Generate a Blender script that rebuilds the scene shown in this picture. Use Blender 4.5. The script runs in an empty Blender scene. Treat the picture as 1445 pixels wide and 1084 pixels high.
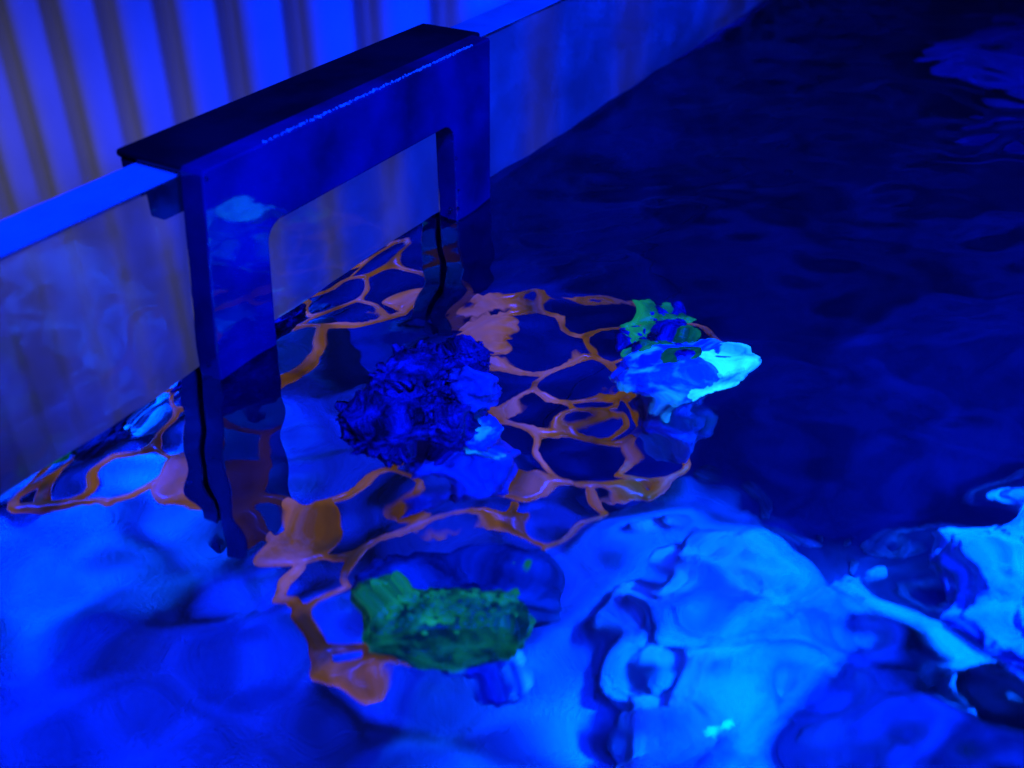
import bpy, bmesh, math, random
import numpy as np
from mathutils import Vector, Matrix, noise

# ---------------------------------------------------------------- camera, light, exposure
S = bpy.context.scene
COL = S.collection
random.seed(7)

cam_data = bpy.data.cameras.new("camera")
cam = bpy.data.objects.new("camera", cam_data)
COL.objects.link(cam)
rot = Matrix(((0.509826, 0.481894, -0.71264), (-0.860272, 0.282606, -0.424342), (-0.003092, 0.829405, 0.55864)))
cam.matrix_world = Matrix.Translation((-0.148, -0.1808, 0.144)) @ rot.to_4x4()
cam_data.sensor_width = 36.0
cam_data.lens = 36.55
cam_data.clip_start = 0.005
cam_data.clip_end = 20.0
cam_data.dof.use_dof = True
cam_data.dof.focus_distance = 0.305
cam_data.dof.aperture_fstop = 11.0
S.camera = cam

world = bpy.data.worlds.new("World")
S.world = world
world.use_nodes = True
world.node_tree.nodes["Background"].inputs[0].default_value = (0.10, 0.12, 0.30, 1)
world.node_tree.nodes["Background"].inputs[1].default_value = 0.006

BLUE = (0.0, 0.022, 1.0)
AZURE = (0.0, 0.10, 1.0)

def area(name, loc, target, sx, sy, power, color, caustic=True, spread=180):
    L = bpy.data.lights.new(name, 'AREA')
    L.shape = 'RECTANGLE'
    L.size, L.size_y = sx, sy
    L.energy = power
    L.color = color
    L.spread = math.radians(spread)
    try:
        L.cycles.is_caustics_light = caustic
    except Exception as e:
        print("no caustic light", e)
    o = bpy.data.objects.new(name, L)
    COL.objects.link(o)
    o.location = loc
    d = Vector(target) - Vector(loc)
    o.rotation_euler = d.to_track_quat('-Z', 'Y').to_euler()
    return o

for lx, ly in ((-0.14, -0.17), (-0.05, -0.30), (0.04, -0.20)):
    area("reef_lamp", (lx, ly, 0.30), (lx + 0.06, ly + 0.11, -0.1), 0.03, 0.03, 3.4, BLUE, spread=115)
area("reef_lamp", (0.10, -0.34, 0.30), (0.055, -0.175, -0.15), 0.04, 0.04, 7.0, AZURE, spread=31)
area("reef_lamp", (0.28, -0.50, 0.30), (0.58, 0.30, -0.10), 0.06, 0.04, 7.2, BLUE, spread=100)  # separate unseen lamp, added to put blue light on the wall
area("wall_fill", (0.10, 0.85, -0.25), (0.55, 0.6, -0.65), 0.3, 0.3, 0.22, (1.0, 0.95, 0.8), caustic=False)  # unseen fill added behind the tank to grey the lower wall

S.view_settings.view_transform = 'Standard'
S.view_settings.look = 'None'
S.view_settings.exposure = 0.0
S.view_settings.gamma = 1.0
S.view_settings.use_curve_mapping = False

S.render.engine = 'CYCLES'
cy = S.cycles
cy.use_denoising = True
cy.max_bounces = 14
cy.transmission_bounces = 12
cy.glossy_bounces = 6
cy.diffuse_bounces = 3
cy.caustics_reflective = True
cy.caustics_refractive = True
cy.blur_glossy = 0.3
cy.sample_clamp_indirect = 8.0

# ---------------------------------------------------------------- helpers
def mat(name):
    m = bpy.data.materials.new(name)
    m.use_nodes = True
    nt = m.node_tree
    nt.nodes.clear()
    out = nt.nodes.new("ShaderNodeOutputMaterial")
    return m, nt, out

def N(nt, kind, **kw):
    n = nt.nodes.new(kind)
    for k, v in kw.items():
        if k.startswith("_"):
            setattr(n, k[1:], v)
        else:
            n.inputs[k.replace("__", " ")].default_value = v
    return n

def noise_ramp(nt, scale, c0, c1, p0=0.35, p1=0.65, detail=5.0, coord="Object", distortion=0.0, rough=0.55):
    tc = nt.nodes.new("ShaderNodeTexCoord")
    nz = N(nt, "ShaderNodeTexNoise", Scale=scale, Detail=detail, Roughness=rough, Distortion=distortion)
    nt.links.new(tc.outputs[coord], nz.inputs["Vector"])
    rp = nt.nodes.new("ShaderNodeValToRGB")
    rp.color_ramp.elements[0].position = p0
    rp.color_ramp.elements[1].position = p1
    rp.color_ramp.elements[0].color = (*c0, 1)
    rp.color_ramp.elements[1].color = (*c1, 1)
    nt.links.new(nz.outputs["Fac"], rp.inputs["Fac"])
    return tc, nz, rp

def stone(name, c0, c1, scale, rough=0.8, bump=0.4, bscale=400, emit=None, estr=0.0, spec=0.3, pos=(0.35, 0.65), coat=0.0):
    m, nt, out = mat(name)
    tc, nz, rp = noise_ramp(nt, scale, c0, c1, *pos)
    p = N(nt, "ShaderNodeBsdfPrincipled", Roughness=rough)
    p.inputs["Specular IOR Level"].default_value = spec
    nt.links.new(rp.outputs["Color"], p.inputs["Base Color"])
    n2 = N(nt, "ShaderNodeTexNoise", Scale=bscale, Detail=6.0)
    nt.links.new(tc.outputs["Object"], n2.inputs["Vector"])
    b = N(nt, "ShaderNodeBump", Strength=bump, Distance=0.002)
    nt.links.new(n2.outputs["Fac"], b.inputs["Height"])
    nt.links.new(b.outputs["Normal"], p.inputs["Normal"])
    if emit:
        t2, z2, r2 = noise_ramp(nt, emit[0], emit[1], emit[2], emit[3], emit[4])
        nt.links.new(r2.outputs["Color"], p.inputs["Emission Color"])
        p.inputs["Emission Strength"].default_value = estr
    if coat:
        p.inputs["Coat Weight"].default_value = coat
        p.inputs["Coat Roughness"].default_value = 0.12
    nt.links.new(p.outputs[0], out.inputs[0])
    return m

M = {}
M["rock"] = stone("pale_rock", (0.03, 0.16, 0.24), (0.20, 0.60, 0.80), 55, bump=1.0, bscale=260)
M["reflection_rock"] = stone("reflection_rock", (0.02, 0.08, 0.75), (0.05, 0.16, 0.95), 30)  # blue of a bright reflection put into an added rock's colour
M["sand"] = stone("sand", (0.07, 0.30, 0.50), (0.16, 0.50, 0.78), 35, bump=0.8, bscale=700)
M["dark_base"] = stone("dark_base", (0.025, 0.11, 0.28), (0.045, 0.16, 0.42), 15)
M["coral_rock"] = stone("coral_rock", (0.006, 0.025, 0.05), (0.05, 0.16, 0.28), 90)
M["coral_blue"] = stone("coral_blue", (0.002, 0.005, 0.02), (0.03, 0.05, 0.42), 170, rough=0.5, bump=1.0, bscale=700)
M["coral_skin"] = stone("coral_skin", (0.01, 0.04, 0.20), (0.10, 0.30, 0.75), 80, rough=0.4, bump=0.5)
M["coral_pale"] = stone("coral_pale", (0.03, 0.35, 0.75), (0.10, 0.80, 0.95), 90, rough=0.5,
                        emit=(75, (0.0, 0.0, 0.03), (0.01, 0.48, 1.0), 0.36, 0.60), estr=2.0)  # cyan fluorescence, with the rim's overexposed highlight put into the glow
M["coral_edge"] = stone("coral_edge", (0.01, 0.08, 0.35), (0.08, 0.70, 0.95), 75, rough=0.5, bump=0.8)
M["coral_glint"] = stone("coral_glint", (0.02, 0.15, 0.5), (0.06, 0.4, 0.8), 60, rough=0.3,
                         emit=(120, (0.0, 0.0, 0.0), (0.005, 0.30, 0.9), 0.50, 0.70), estr=0.9)  # scattered cyan highlights put in as glow
M["green_body"] = stone("green_body", (0.0, 0.05, 0.012), (0.003, 0.12, 0.03), 130, rough=0.4,
                        emit=(160, (0.0, 0.015, 0.015), (0.003, 0.20, 0.115), 0.4, 0.7), estr=0.55)
M["green_polyp"] = stone("green_polyp", (0.0, 0.10, 0.02), (0.004, 0.3, 0.05), 130, rough=0.35,
                         emit=(90, (0.0, 0.05, 0.03), (0.008, 0.42, 0.19), 0.38, 0.68), estr=0.6)
M["orange"] = stone("orange_plastic", (0.38, 0.10, 0.008), (0.60, 0.42, 0.30), 60, pos=(0.46, 0.74), rough=0.25, bump=0.08, bscale=250,  # pale lavender patches put the sheen into the plastic's colour
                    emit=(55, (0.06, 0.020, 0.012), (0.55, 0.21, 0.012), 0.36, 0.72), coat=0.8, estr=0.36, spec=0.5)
M["lamp_black"] = stone("black_acrylic", (0.005, 0.004, 0.016), (0.010, 0.007, 0.06), 32, rough=0.03, bump=0.03, bscale=60, spec=0.7)  # bluish blotches put light reflected off the water into the colour
M["shaded_black"] = stone("shaded_black", (0.002, 0.002, 0.004), (0.004, 0.004, 0.008), 60, rough=0.2, bump=0.03, bscale=120, spec=0.3)  # darker copy of the black acrylic, shade of the top put in its colour
M["salt"] = stone("salt", (0.15, 0.15, 0.17), (0.4, 0.4, 0.4), 900, rough=0.3)

# corrugated wall
m, nt, out = mat("wall_paint")
tc, nz, rp = noise_ramp(nt, 6, (0.50, 0.50, 0.47), (0.62, 0.62, 0.60))
p = N(nt, "ShaderNodeBsdfPrincipled", Roughness=0.6)
nt.links.new(rp.outputs["Color"], p.inputs["Base Color"])
nt.links.new(p.outputs[0], out.inputs[0])
M["wall"] = m

# water
m, nt, out = mat("water")
gl = N(nt, "ShaderNodeBsdfGlass", IOR=1.33, Roughness=0.0)
nt.links.new(gl.outputs[0], out.inputs[0])
M["water"] = m

# tank glass with a thin salt film
m, nt, out = mat("tank_glass")
gl = N(nt, "ShaderNodeBsdfGlass", IOR=1.49, Roughness=0.0, Color=(0.93, 0.96, 0.97, 1))
tc, nz, rp = noise_ramp(nt, 55, (0.006,) * 3, (0.07,) * 3, 0.45, 0.72, detail=8)
df = N(nt, "ShaderNodeBsdfDiffuse", Color=(0.5, 0.55, 0.6, 1))
mx = nt.nodes.new("ShaderNodeMixShader")
nt.links.new(rp.outputs["Color"], mx.inputs[0])
nt.links.new(gl.outputs[0], mx.inputs[1])
nt.links.new(df.outputs[0], mx.inputs[2])
nt.links.new(mx.outputs[0], out.inputs[0])
M["glass"] = m

M["ground"] = stone("ground_glass", (0.10, 0.13, 0.15), (0.16, 0.20, 0.22), 40, rough=0.35, bump=0.1, spec=0.5)

def link(name, me, material, parent=None, smooth=False):
    o = bpy.data.objects.new(name, me)
    COL.objects.link(o)
    if material is not None:
        me.materials.append(material)
    if parent is not None:
        o.parent = parent
    if smooth:
        me.shade_smooth()
    try:
        o.cycles.is_caustics_receiver = True
    except Exception:
        pass
    return o

def from_bm(name, bm, material, parent=None, smooth=False):
    me = bpy.data.meshes.new(name)
    bm.normal_update()
    bm.to_mesh(me)
    bm.free()
    return link(name, me, material, parent, smooth)

def thing(name, label, cat, loc=(0, 0, 0), group=None):
    o = bpy.data.objects.new(name, None)
    o.empty_display_size = 0.01
    COL.objects.link(o)
    o.location = loc
    o["label"], o["category"] = label, cat
    if group:
        o["group"] = group
    return o

def tag(o, label, cat, group=None):
    o["label"], o["category"] = label, cat
    if group:
        o["group"] = group
    return o

def box_bm(x0, x1, y0, y1, z0, z1, bevel=0.0, seg=2):
    bm = bmesh.new()
    bmesh.ops.create_cube(bm, size=1.0)
    for v in bm.verts:
        v.co = Vector(((x0 + x1) / 2 + v.co.x * (x1 - x0), (y0 + y1) / 2 + v.co.y * (y1 - y0), (z0 + z1) / 2 + v.co.z * (z1 - z0)))
    if bevel:
        bmesh.ops.bevel(bm, geom=bm.edges[:], offset=bevel, segments=seg, affect='EDGES', profile=0.5)
    return bm

def grid_mesh(name, X, Y, Z):
    ny, nx = X.shape
    v = np.stack([X, Y, Z], -1).reshape(-1, 3)
    i = np.arange(nx * ny).reshape(ny, nx)
    f = np.stack([i[:-1, :-1], i[:-1, 1:], i[1:, 1:], i[1:, :-1]], -1).reshape(-1, 4)
    me = bpy.data.meshes.new(name)
    me.from_pydata(v.tolist(), [], f.tolist())
    return me

def lump(center, radii, amp, freq, seed, sub=4, rotz=0.0, tilt=0.0, box=0.0, octaves=4, ridge=False, bm=None):
    """a noisy rounded lump (box>0 pushes it towards a rounded block)"""
    own = bm is None
    if own:
        bm = bmesh.new()
    r = bmesh.ops.create_icosphere(bm, subdivisions=sub, radius=1.0)
    mrot = Matrix.Rotation(rotz, 3, 'Z') @ Matrix.Rotation(tilt, 3, 'X')
    off = Vector((seed * 3.1, seed * 1.7, seed * 2.3))
    for v in r["verts"]:
        n = v.co.normalized()
        if box:
            m = max(abs(n.x), abs(n.y), abs(n.z))
            n2 = n / (m ** box)
        else:
            n2 = n
        q = Vector((n2.x * radii[0], n2.y * radii[1], n2.z * radii[2]))
        h = 0.0
        a = 1.0
        fr = freq
        for k in range(octaves):
            t = noise.noise(q * fr + off)
            if ridge:
                t = 1 - 2 * abs(t)
            h += a * t
            a *= 0.5
            fr *= 2.1
        q = q + n * (amp * h)
        v.co = mrot @ q + Vector(center)
    return bm

# ---------------------------------------------------------------- water and tank
XW0, XW1, YW0, YW1, ZB = -0.34, 0.95, -0.56, -0.0004, -0.262

rng = np.random.default_rng(11)
WAVES = []
for k in range(70):
    lam = 0.012 * (8.0 ** rng.random())
    th = rng.normal(0.9, 0.75)
    slope = 0.020 * (lam / 0.04) ** 0.25
    WAVES.append((2 * math.pi / lam * math.cos(th), 2 * math.pi / lam * math.sin(th), slope * lam / (2 * math.pi), rng.random() * 6.283))

for k in range(30):                             # short wavelets
    lam = rng.uniform(0.009, 0.017)
    th = rng.normal(0.75, 0.5)
    WAVES.append((2 * math.pi / lam * math.cos(th), 2 * math.pi / lam * math.sin(th), 0.014 * lam / (2 * math.pi), rng.random() * 6.283))

def ripple(X, Y):
    Z = np.zeros_like(X)
    for kx, ky, a, ph in WAVES:
        Z += a * np.sin(kx * X + ky * Y + ph)
    calm = 0.85 + 0.65 / (1 + np.exp(-(-Y - 0.115) / 0.02))
    calm = calm * (1 - 0.5 / (1 + np.exp(-(Y + 0.030) / 0.008)))
    Z *= calm
    Z += 0.0012 * np.exp(Y / 0.0022)            # meniscus climbing the glass
    return Z

def build_water():
    xs = np.concatenate([np.arange(XW0, 0.35, 0.0022), np.linspace(0.35, XW1, 160)])
    ys = np.concatenate([np.arange(YW0, -0.26, 0.004), np.arange(-0.26, -0.012, 0.0022), np.linspace(-0.012, YW1, 12)])
    X, Y = np.meshgrid(xs, ys)
    Z = ripple(X, Y)
    me = grid_mesh("water", X, Y, Z)
    bm = bmesh.new()
    bm.from_mesh(me)
    bm.verts.ensure_lookup_table()
    ny, nx = X.shape
    idx = np.arange(nx * ny).reshape(ny, nx)
    loops = [idx[0, :], idx[:, -1], idx[-1, ::-1], idx[::-1, 0]]
    nb = []
    for lp in loops:                            # separate skirt vertices keep the top's normals clean
        cos = [bm.verts[int(i)].co.copy() for i in lp]
        top = [bm.verts.new(q) for q in cos]
        a, b = bm.verts.new((top[0].co.x, top[0].co.y, ZB)), bm.verts.new((top[-1].co.x, top[-1].co.y, ZB))
        bm.faces.new([a, b] + top[::-1])
        bm.verts.ensure_lookup_table()
    q = [bm.verts.new(c) for c in ((XW0, YW0, ZB), (XW0, YW1, ZB), (XW1, YW1, ZB), (XW1, YW0, ZB))]
    bm.faces.new(q)
    for f in bm.faces:
        f.smooth = len(f.verts) == 4 and f.calc_center_median().z > -0.02
    bm.to_mesh(me)
    bm.free()
    o = link("water", me, M["water"])
    o["kind"] = "structure"
    try:
        o.cycles.is_caustics_caster = True
        o.cycles.is_caustics_receiver = False
    except Exception as e:
        print("caster", e)
    return o

build_water()

ZT = 0.0508
tank = thing("aquarium_tank", "clear glass aquarium wall with a polished rim, filled with rippling water", "aquarium", (0.3, 0.0, -0.272))
def tank_part(name, b, material, bevel=0.0006):
    bm = box_bm(*b, bevel=bevel)
    for v in bm.verts:
        v.co -= Vector(tank.location)
    return from_bm(name, bm, material, tank)
pane = tank_part("glass_pane", (-0.36, 0.97, 0.0, 0.0142, -0.262, ZT - 0.0006), M["glass"])
rim = from_bm("ground_rim", box_bm(-0.36 - 0.3, 0.97 - 0.3, 0.0002, 0.0140, ZT - 0.0004 + 0.272, ZT + 0.272), M["ground"], tank)
tank_part("glass_pane", (-0.36, 0.97, -0.5745, -0.5605, -0.262, ZT), M["glass"])
tank_part("base", (-0.36, 0.97, -0.5745, 0.0142, -0.272, -0.2625), M["dark_base"], 0.0)

# dark bare bottom and the pale bed of sand
fl = from_bm("tank_floor", box_bm(XW0 + 0.004, XW1 - 0.004, YW0 + 0.004, YW1 - 0.0003, -0.2615, -0.235), M["dark_base"])
fl["kind"] = "structure"

def sand_h(X, Y):
    edge = 0.128 + 0.020 * np.sin(Y * 55 + 0.4) + 0.010 * np.sin(Y * 140 + 1.3)
    s = 1 / (1 + np.exp((X - edge) / 0.006))
    z = -0.165 + 0.010 * np.sin(X * 31 + 1) * np.sin(Y * 27) + 0.004 * np.sin(X * 90 + Y * 70)
    return -0.238 + (z + 0.238) * s
X, Y = np.meshgrid(np.linspace(XW0 + 0.01, 0.19, 150), np.linspace(YW0 + 0.01, YW1 - 0.00003, 150))
sb = link("sand_bed", grid_mesh("sand_bed", X, Y, sand_h(X, Y)), M["sand"], smooth=True)
sb["kind"] = "structure"

# ---------------------------------------------------------------- corrugated wall behind
def build_wall():
    d = Vector((-0.0957, 0.9954))
    period = 0.0745
    p0 = Vector((0.568, 0.52))                  # a crest line
    s = np.arange(-0.60, 1.6, period / 20)
    nrm = Vector((-d.y, d.x))                   # towards the tank
    if nrm.x > 0:
        nrm = -nrm
    amp = 0.0105
    w = amp * np.cos(2 * math.pi * s / period)
    xs = p0.x + d.x * s + nrm.x * w
    ys = p0.y + d.y * s + nrm.y * w
    keep = ys > 0.028
    xs, ys = xs[keep], ys[keep]
    zs = np.linspace(-1.1, 0.0, 4)
    X = np.tile(xs, (len(zs), 1)); Y = np.tile(ys, (len(zs), 1)); Z = np.tile(zs[:, None], (1, len(xs)))
    o = link("wall", grid_mesh("wall", X, Y, Z), M["wall"], smooth=True)
    so = o.modifiers.new("thickness", 'SOLIDIFY')
    so.thickness = 0.002
    so.offset = 1.0
    o["kind"] = "structure"
build_wall()

# ---------------------------------------------------------------- hang-on rack
rack = thing("coral_rack", "black acrylic rack hooked over the glass rim carrying an orange honeycomb shelf under water", "rack", (0.065, -0.006, -0.086))
def rack_local(bm):
    for v in bm.verts:
        v.co -= rack.location
    return bm

X0, X1 = 0.0058, 0.1335
ZTOP = 0.0532
# top cover
from_bm("top_plate", rack_local(box_bm(X0, X1, -0.0022, 0.0200, ZT + 0.0003, ZTOP, 0.0009, 3)), M["shaded_black"], rack)
# hook behind the glass
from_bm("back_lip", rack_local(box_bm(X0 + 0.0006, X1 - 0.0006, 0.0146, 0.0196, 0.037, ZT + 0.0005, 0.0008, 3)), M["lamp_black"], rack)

def front_plate():
    def arc(cx, cz, r, a0, a1, n=7):
        return [(cx + r * math.cos(a0 + (a1 - a0) * i / n), cz + r * math.sin(a0 + (a1 - a0) * i / n)) for i in range(n + 1)]
    zb = -0.0848
    r = 0.0055
    outer_l = [(-0.0032, zb), (0.0002, 0.008), (X0, ZTOP)]
    prof = [(-0.0032, zb), (0.0002, 0.008), (X0 - 0.0002, ZTOP - 0.0009), (X0 + 0.0006, ZTOP)]
    prof += [(X1 - 0.0045, ZTOP), (X1 - 0.0042, ZTOP - 0.0009), (0.1280, 0.004), (0.1272, zb)]
    prof += [(0.1075, zb), (0.1075, 0.0327 - r)] + arc(0.1075 - r, 0.0327 - r, r, 0, math.pi / 2)[1:]
    prof += arc(0.0232 + r, 0.0327 - r, r, math.pi / 2, math.pi) + [(0.0212, 0.006), (0.0170, zb)]
    bm = bmesh.new()
    vs = [bm.verts.new((x, -0.0084, z)) for x, z in prof]
    f = bm.faces.new(vs)
    e = bmesh.ops.extrude_face_region(bm, geom=[f])
    for v in e["geom"]:
        if isinstance(v, bmesh.types.BMVert):
            v.co.y = -0.0012
    bmesh.ops.recalc_face_normals(bm, faces=bm.faces[:])
    ed = [e for e in bm.edges if abs(e.verts[0].co.y - e.verts[1].co.y) < 1e-6]
    bmesh.ops.bevel(bm, geom=ed, offset=0.0005, segments=2, affect='EDGES', profile=0.5)
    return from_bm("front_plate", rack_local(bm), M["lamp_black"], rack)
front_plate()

# honeycomb shelf: union of rounded struts and webs, drawn in plan (millimetres)
STRUTS = [
    (1.7, [(108, -13.6), (120, -14.8), (125.7, -20.1), (133.3, -25.3), (133.2, -35.6), (134.9, -40.3), (140.9, -44.8), (148.1, -48.4), (152, -58), (150, -80), (128, -101), (99.5, -94.6)]),
    (1.7, [(134.9, -40.3), (122.6, -46.7), (116.6, -41.0), (110.7, -38.8), (108.3, -34.7), (106.7, -27.4), (104.8, -24.1), (100.7, -18.7), (108, -13.6)]),
    (1.7, [(110.7, -38.8), (101.1, -40.7), (94.4, -44.0), (89.5, -48.9), (92.4, -57.6), (99.9, -67.0), (102.4, -74.3), (100.9, -80.6)]),
    (1.7, [(100.7, -18.7), (92.6, -23.3), (79.9, -32.1), (77.2, -41.7), (76.5, -49.8), (76.9, -54.5), (81.4, -60.3), (86.8, -64.8), (90.8, -60.2), (92.4, -57.6)]),
    (1.5, [(77.2, -41.7), (84.4, -45.1), (91.3, -45.8)]),
    (1.7, [(122.6, -46.7), (117.5, -57.7), (110.8, -68.7), (100.9, -80.6), (94.6, -85.9), (84.4, -87.4), (75.4, -87.2), (75.1, -93.3), (77.3, -99.0)]),
    (1.8, [(86.8, -64.8), (88.8, -71.1), (89.6, -77.1), (94.5, -79.0), (98.7, -76.1), (99.9, -67.0)]),
    (2.2, [(88.8, -71.1), (87.3, -75.1), (87.1, -82.6), (89.1, -86.1)]),
    (1.9, [(76.7, -54.7), (68.6, -59.3), (64.6, -64.7), (58.6, -70.4)]),
    (4.6, [(47.5, -57), (49.5, -64.5), (54, -67.5)]),
    (2.6, [(54, -67.5), (59.0, -75)]),
    (4.2, [(60.0, -80.4), (64, -88.1), (70.6, -93)]),
    (2.2, [(94.6, -85.9), (99.5, -94.6), (92.3, -100.9), (85.9, -102.0), (77.3, -99.0), (69.7, -97.4)]),
    (1.6, [(56.6, -85.2), (53.3, -89.4), (48.8, -89.5), (39.0, -82.0), (39.0, -76.4), (39.8, -71.9), (38.2, -67.1), (43.2, -65.3)]),
    (1.6, [(38.2, -67.1), (33.0, -59.5), (25.3, -47.7), (20.2, -42.7), (14.9, -39.6), (12.4, -38.9), (9.5, -34.2), (8, -27)]),
    (1.6, [(25.8, -47.4), (28.8, -46.0), (31.2, -38.3), (31.8, -33.4), (32.9, -27.3), (24.5, -23.5), (18, -18)]),
    (1.9, [(-0.7, -27.2), (-9.1, -27.5), (-14.5, -30.7), (-14.4, -35.7), (-17.5, -41.5), (-20.5, -45.3), (-13.8, -43.5), (-7.3, -45.6), (-1.2, -47.5), (2.6, -42.1), (6.5, -40.0), (12.4, -38.9)]),
    (3.0, [(-20.5, -45.3), (-24.6, -48.5), (-28.7, -55), (-28.2, -58.6), (-26, -63), (-22.2, -65.5), (-15.3, -59.8), (-19.3, -54.0), (-24.3, -49)]),
    (1.7, [(-22, -65), (-6, -79), (14, -82), (39, -82)]),
    (1.7, [(-15.3, -59.8), (0, -70), (14, -82)]),
    (1.7, [(79.9, -32.1), (72, -29), (62, -27.5), (48, -26), (32.9, -27.3)]),
    (3.5, [(66, -27.5), (55, -26.5)]),
    (1.7, [(49, -54), (46, -42), (50, -27)]),
    (2.4, [(6, -14), (7, -7.5)]),
    (2.4, [(14, -14), (15, -7.5)]),
    (3.0, [(116, -15), (117, -7)]),
    (1.7, [(118, -58), (135, -66), (150, -68)]),
    (1.7, [(128, -101), (124, -84), (135, -66)]),
]
DISCS = [((6.6, -19.8), (13.5, 8.8), -0.35), ((114, -20.0), (6.6, 5.4), 0.2)]

def lattice():
    step = 0.7
    gx = np.arange(-40, 162, step); gy = np.arange(-112, -4, step)
    PX, PY = np.meshgrid(gx, gy)
    def field(px, py):
        D = None
        k = 2.2
        acc = np.zeros_like(px)
        for r, pts in STRUTS:
            best = np.full(px.shape, 1e9)
            for (ax, ay), (bx, by) in zip(pts[:-1], pts[1:]):
                dx, dy = bx - ax, by - ay
                t = np.clip(((px - ax) * dx + (py - ay) * dy) / (dx * dx + dy * dy), 0, 1)
                wob = 0.22 * np.sin(px * 0.55 + py * 0.31) * np.sin(py * 0.63 - px * 0.2)
                best = np.minimum(best, np.hypot(px - ax - t * dx, py - ay - t * dy) - r * 0.74 - wob)
            acc += np.exp(-np.clip(best, -6, 30) / 0.8)
        for (cx, cy_), (rx, ry), a in DISCS:
            ca, sa = math.cos(a), math.sin(a)
            u = (px - cx) * ca + (py - cy_) * sa; v = -(px - cx) * sa + (py - cy_) * ca
            q = np.hypot(u / rx, v / ry)
            acc += np.exp(-np.clip((q - 1) * min(rx, ry), -6, 30) / 0.8)
        return -0.8 * np.log(acc + 1e-30)
    F = field(PX, PY)
    e = 0.05
    GX = (field(PX + e, PY) - field(PX - e, PY)) / (2 * e)
    GY = (field(PX, PY + e) - field(PX, PY - e)) / (2 * e)
    G = np.maximum(np.hypot(GX, GY), 0.35)
    outside = F > 0
    QX = np.where(outside, PX - F * GX / G ** 2, PX)
    QY = np.where(outside, PY - F * GY / G ** 2, PY)
    cell = (~outside[:-1, :-1]).astype(int) + (~outside[1:, :-1]) + (~outside[:-1, 1:]) + (~outside[1:, 1:])
    use = cell >= 2
    depth = np.where(outside, 0, -F)
    T = 2.4
    prof = T * np.sqrt(np.clip(1 - (1 - np.clip(depth / 1.5, 0, 1)) ** 2, 0, 1))
    zc = -82.4
    ztop = zc + 0.6 + prof * 0.75
    zbot = zc - 0.3 - prof * 0.4
    ids = {}
    verts, faces = [], []
    def vid(j, i, top):
        key = (j, i, top)
        if key not in ids:
            ids[key] = len(verts)
            verts.append((QX[j, i] / 1000, QY[j, i] / 1000, (ztop if top else zbot)[j, i] / 1000))
        return ids[key]
    js, is_ = np.nonzero(use)
    edge = {}
    for j, i in zip(js.tolist(), is_.tolist()):
        q = [(j, i), (j, i + 1), (j + 1, i + 1), (j + 1, i)]
        faces.append([vid(a, b, True) for a, b in q])
        faces.append([vid(a, b, False) for a, b in q[::-1]])
        for k in range(4):
            a, b = q[k], q[(k + 1) % 4]
            if (b, a) in edge:
                del edge[(b, a)]
            else:
                edge[(a, b)] = 1
    for a, b in edge:
        faces.append([vid(*b, True), vid(*a, True), vid(*a, False), vid(*b, False)])
    me = bpy.data.meshes.new("honeycomb_shelf")
    loc = rack.location
    me.from_pydata([(x - loc.x, y - loc.y, z - loc.z) for x, y, z in verts], [], faces)
    me.update()
    o = link("honeycomb_shelf", me, M["orange"], rack, smooth=True)
    o["label"] = "orange honeycomb shelf with irregular rounded cells"
lattice()

# salt crust along the top front edge
def salt():
    bm = bmesh.new()
    for k in range(380):
        t = random.random() ** 0.8
        x = 0.026 + t * 0.094
        s = random.uniform(0.0001, 0.0003)
        y = -0.0078 + random.gauss(0, 0.0003)
        r = bmesh.ops.create_icosphere(bm, subdivisions=1, radius=s)
        for v in r["verts"]:
            v.co = Vector((x, y, ZTOP + 0.0001)) + v.co * random.uniform(0.7, 1.3)
    o = from_bm("salt_crust", rack_local(bm), M["salt"], rack)
    o["kind"] = "stuff"
salt()

# drops clinging to the wet acrylic
for x, y, z, r in ((0.1072, -0.0060, 0.0035, 0.0008), (0.1079, -0.0086, 0.0045, 0.0005), (0.1079, -0.0086, 0.0215, 0.0004), (0.0003, -0.0050, 0.0040, 0.0008),
                   (0.0066, -0.0086, 0.0515, 0.0004), (0.1086, -0.0086, 0.0105, 0.0004)):
    bm = bmesh.new()
    bmesh.ops.create_icosphere(bm, subdivisions=3, radius=r)
    for v in bm.verts:
        v.co = Vector((v.co.x, v.co.y, v.co.z * (1.25 if v.co.z > 0 else 0.95))) + Vector((x, y, z)) - rack.location
    from_bm("water_drop", bm, M["water"], rack, True)

# ---------------------------------------------------------------- corals
def local(bm, t):
    for v in bm.verts:
        v.co -= t.location
    return bm

# green block-shaped coral
g = thing("green_coral", "glowing green block-shaped coral with knobbly top on a dark rock", "coral", (-0.006, -0.076, -0.080))
ang = -1.02
GC = Vector((-0.0085, -0.080, -0.0605))
from_bm("base_rock", local(lump((0.0085, -0.0735, -0.0720), (0.0245, 0.0105, 0.0085), 0.0042, 130, 3, 5, ang - 0.1, box=0.5, octaves=6), g), M["coral_rock"], g, True)
R = Matrix.Rotation(ang, 3, 'Z')
bm = lump((0, 0, 0), (0.0208, 0.0102, 0.0118), 0.0012, 190, 5, 6, 0, box=0.6, octaves=5)
for v in bm.verts:                               # corallite ridges run down the sides
    side = 1 - min(1, abs(v.co.z) / 0.0125) ** 4
    n = Vector((v.co.x * 0.3, v.co.y, 0)).normalized()
    v.co += n * 0.00045 * side * math.sin(v.co.x * 3600 + 2.2 * noise.noise(v.co * 150)) * (0.5 + noise.noise(v.co * 90 + Vector((4, 4, 4))))
    v.co = R @ v.co + GC
from_bm("body", local(bm, g), M["green_body"], g, True)
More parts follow.
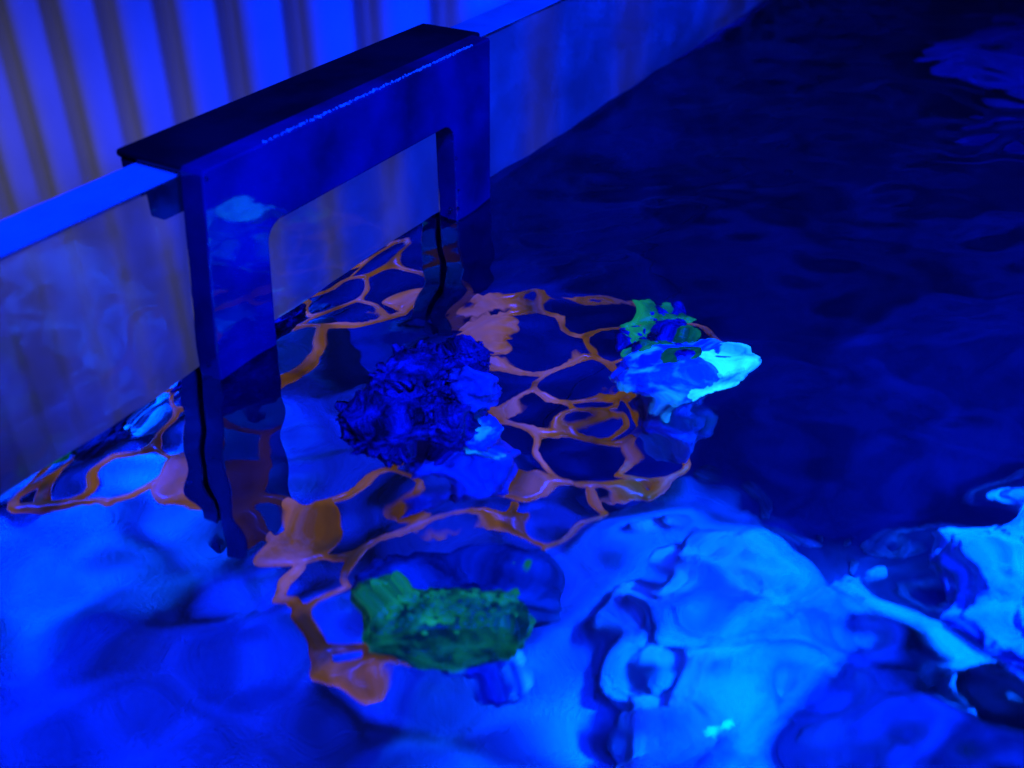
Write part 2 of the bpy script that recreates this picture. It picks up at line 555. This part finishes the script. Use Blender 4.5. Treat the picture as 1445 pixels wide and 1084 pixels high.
for k in range(95):
    a, b = random.uniform(-1, 1), random.uniform(-1, 1)
    p = GC + R @ Vector((a * 0.0175, b * 0.0078, 0.0114 - 0.0025 * (abs(a) ** 6 + abs(b) ** 6)))
    s = random.uniform(0.0006, 0.0017)
    from_bm("polyp", local(lump(p, (s * 1.5, s, s * 0.6), s * 0.6, 400, k, 2, random.random() * 3), g), M["green_polyp"], g, True)

from_bm("plug", local(lump((-0.006, -0.0905, -0.0765), (0.011, 0.006, 0.0045), 0.002, 150, 8, 5, ang, octaves=5), g), M["coral_glint"], g, True)

# blue lobed coral
b = thing("lobed_coral", "tall dark blue coral with ragged frilled lobes beside the rack leg", "coral", (0.046, -0.044, -0.080))
from_bm("base_rock", local(lump((0.045, -0.047, -0.0735), (0.017, 0.013, 0.0085), 0.006, 90, 11, 5, -0.7, octaves=6), b), M["coral_skin"], b, True)
from_bm("stalk", local(lump((0.047, -0.042, -0.058), (0.009, 0.009, 0.019), 0.006, 110, 13, 5, 0.4, octaves=6), b), M["coral_blue"], b, True)
from_bm("skirt", local(lump((0.051, -0.052, -0.064), (0.009, 0.007, 0.011), 0.004, 140, 17, 5, 0.4, octaves=6), b), M["coral_glint"], b, True)
def tuft(c, rad, seed, n=70):
    bm = lump(c, rad, min(rad) * 0.34, 130, seed, 5, ridge=True, octaves=5)
    rnd = random.Random(seed)
    for k in range(n):
        az = rnd.uniform(0, 6.283); el = rnd.uniform(-0.3, 0.9)
        d = Vector((math.cos(az) * math.cos(el), math.sin(az) * math.cos(el), math.sin(el)))
        side = d.cross(Vector((0, 0, 1))).normalized()
        p0 = Vector(c) + Vector((d.x * rad[0], d.y * rad[1], d.z * rad[2]))
        r = min(rad)
        L = r * rnd.uniform(0.3, 0.85); w = r * rnd.uniform(0.12, 0.30)
        th = d.cross(side) * (w * 0.3)
        p1 = p0 + d * L * 0.6 + Vector((0, 0, rnd.uniform(-.2, .3) * L))
        p2 = p0 + d * L + Vector((0, 0, rnd.uniform(-.5, .3) * L))
        ring = []
        for p, ww in ((p0, w), (p1, w * 1.1), (p2, w * 0.5)):
            ring.append([bm.verts.new(p + side * ww), bm.verts.new(p + th), bm.verts.new(p - side * ww), bm.verts.new(p - th)])
        for q0, q1 in zip(ring[:-1], ring[1:]):
            for i in range(4):
                bm.faces.new((q0[i], q0[(i + 1) % 4], q1[(i + 1) % 4], q1[i]))
        bm.faces.new(ring[-1])
    return bm
for c, r, sd in (((0.0335, -0.0325, -0.045), (0.0115, 0.0095, 0.009), 21), ((0.050, -0.030, -0.038), (0.0115, 0.008, 0.008), 22), ((0.0655, -0.0395, -0.034), (0.0040, 0.0048, 0.0085), 23)):
    from_bm("lobe", local(tuft(c, r, sd), b), M["coral_blue"], b, True)
from_bm("ridge", local(lump((0.060, -0.043, -0.047), (0.007, 0.008, 0.014), 0.004, 150, 19, 5, 0.4, octaves=6), b), M["coral_skin"], b, True)

# right coral
c = thing("knobbed_coral", "blue coral with green knobs and a bright cyan rim at the shelf end", "coral", (0.098, -0.092, -0.080))
from_bm("stem", local(lump((0.096, -0.094, -0.068), (0.012, 0.010, 0.014), 0.004, 110, 37, 5, octaves=5), c), M["coral_skin"], c, True)
from_bm("body", local(lump((0.1025, -0.0885, -0.054), (0.0205, 0.0190, 0.0085), 0.0040, 75, 31, 6, 0.3, octaves=4), c), M["coral_glint"], c, True)
from_bm("rim", local(lump((0.1045, -0.1020, -0.0530), (0.0165, 0.0092, 0.0075), 0.0050, 90, 33, 6, 0.15, octaves=6), c), M["coral_pale"], c, True)
for k in range(46):
    a = random.uniform(0, 6.283); q = random.random() ** 0.5
    p = (0.1175 + 0.0145 * q * math.cos(a), -0.0745 + 0.0125 * q * math.sin(a), -0.0462 - 0.002 * q)
    s = random.uniform(0.0014, 0.0033)
    from_bm("knob", local(lump(p, (s * 1.2, s, s * 0.6), s * 0.5, 260, 40 + k, 3, random.random() * 3), c), M["green_polyp" if k % 3 else "coral_blue"], c, True)
bm = bmesh.new()
for k in range(40):
    for l in range(10):
        t, u = k / 40 * 6.283, l / 10 * 6.283
        rr = 0.0062 + 0.0016 * math.cos(u) + 0.0008 * noise.noise(Vector((math.cos(t) * 3, math.sin(t) * 3, 1)))
        bm.verts.new((0.106 + rr * math.cos(t), -0.0905 + rr * 0.9 * math.sin(t), -0.0462 + 0.0012 * math.sin(u)))
bm.verts.ensure_lookup_table()
for k in range(40):
    for l in range(10):
        bm.faces.new([bm.verts[i] for i in (k * 10 + l, (k + 1) % 40 * 10 + l, (k + 1) % 40 * 10 + (l + 1) % 10, k * 10 + (l + 1) % 10)])
from_bm("polyp_ring", local(bm, c), M["green_body"], c, True)
from_bm("polyp_disc", local(lump((0.106, -0.0905, -0.0468), (0.0058, 0.0052, 0.0016), 0.0006, 300, 61, 4), c), M["coral_blue"], c, True)

# ---------------------------------------------------------------- rocks on the bed
ROCKS = [
    ((0.030, -0.150, -0.150), (0.042, 0.036, 0.030), 1, "large pale rock standing on the sand in the brightest lamp light"),
    ((0.085, -0.165, -0.158), (0.030, 0.028, 0.024), 2, "pale rock wedged between the brightest rock and the dark tank floor"),
    ((0.075, -0.115, -0.155), (0.028, 0.022, 0.022), 3, "pale rock below the free end of the orange shelf"),
    ((0.030, -0.190, -0.140), (0.030, 0.020, 0.022), 6, "dim rock lying under the ragged cyan coral head and touching the brightest rock"),
]
for ctr, rad, sd, lab in ROCKS:
    bm = lump((0, 0, 0), rad, rad[2] * 0.38, 42, sd, 5, sd * 1.1, octaves=5)
    o = from_bm("reef_rock", bm, M["rock"], None, True)
    o.location = ctr
    tag(o, lab, "rock", "rocks on the tank bed")
o = from_bm("reef_rock", lump((0, 0, 0), (0.07, 0.055, 0.05), 0.016, 25, 9, 5), M["reflection_rock"], None, True)
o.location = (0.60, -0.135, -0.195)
tag(o, "added blue rock standing in for a bright reflection at the far end of the tank", "rock", "rocks on the tank bed")
RIPPLE_BITS = [(199, -139), (197, -162), (199, -181), (172, -153), (172, -109), (201, -79), (162, -100), (214, -190), (158, -77), (150, -63), (193, -121)]  # added pale pieces imitating bright edge fragments refracted by the ripples
for k, (x, y) in enumerate(RIPPLE_BITS):
    a = 0.0025 + 0.006 * ((k * 37) % 10) / 10
    o = from_bm("ripple_fragment", lump((0, 0, 0), (a * 2.2, a * 0.9, a * 0.7), a * 0.45, 140, 80 + k, 4, k * 1.3), M["rock"], None, True)
    o.location = (x / 1000, y / 1000, -0.2325)
    tag(o, "small added pale piece imitating a rippled light fragment past the rocks", "stone", "added light fragments on the dark tank floor")
c = thing("pale_coral", "ragged cyan coral head close under the water surface", "coral", (0.060, -0.204, -0.150))
from_bm("head", local(lump((0.060, -0.204, -0.055), (0.030, 0.022, 0.016), 0.007, 70, 77, 6, 0.5, octaves=6), c), M["coral_edge"], c, True)
from_bm("stalk", local(lump((0.064, -0.208, -0.108), (0.015, 0.013, 0.048), 0.004, 70, 78, 5), c), M["coral_rock"], c, True)
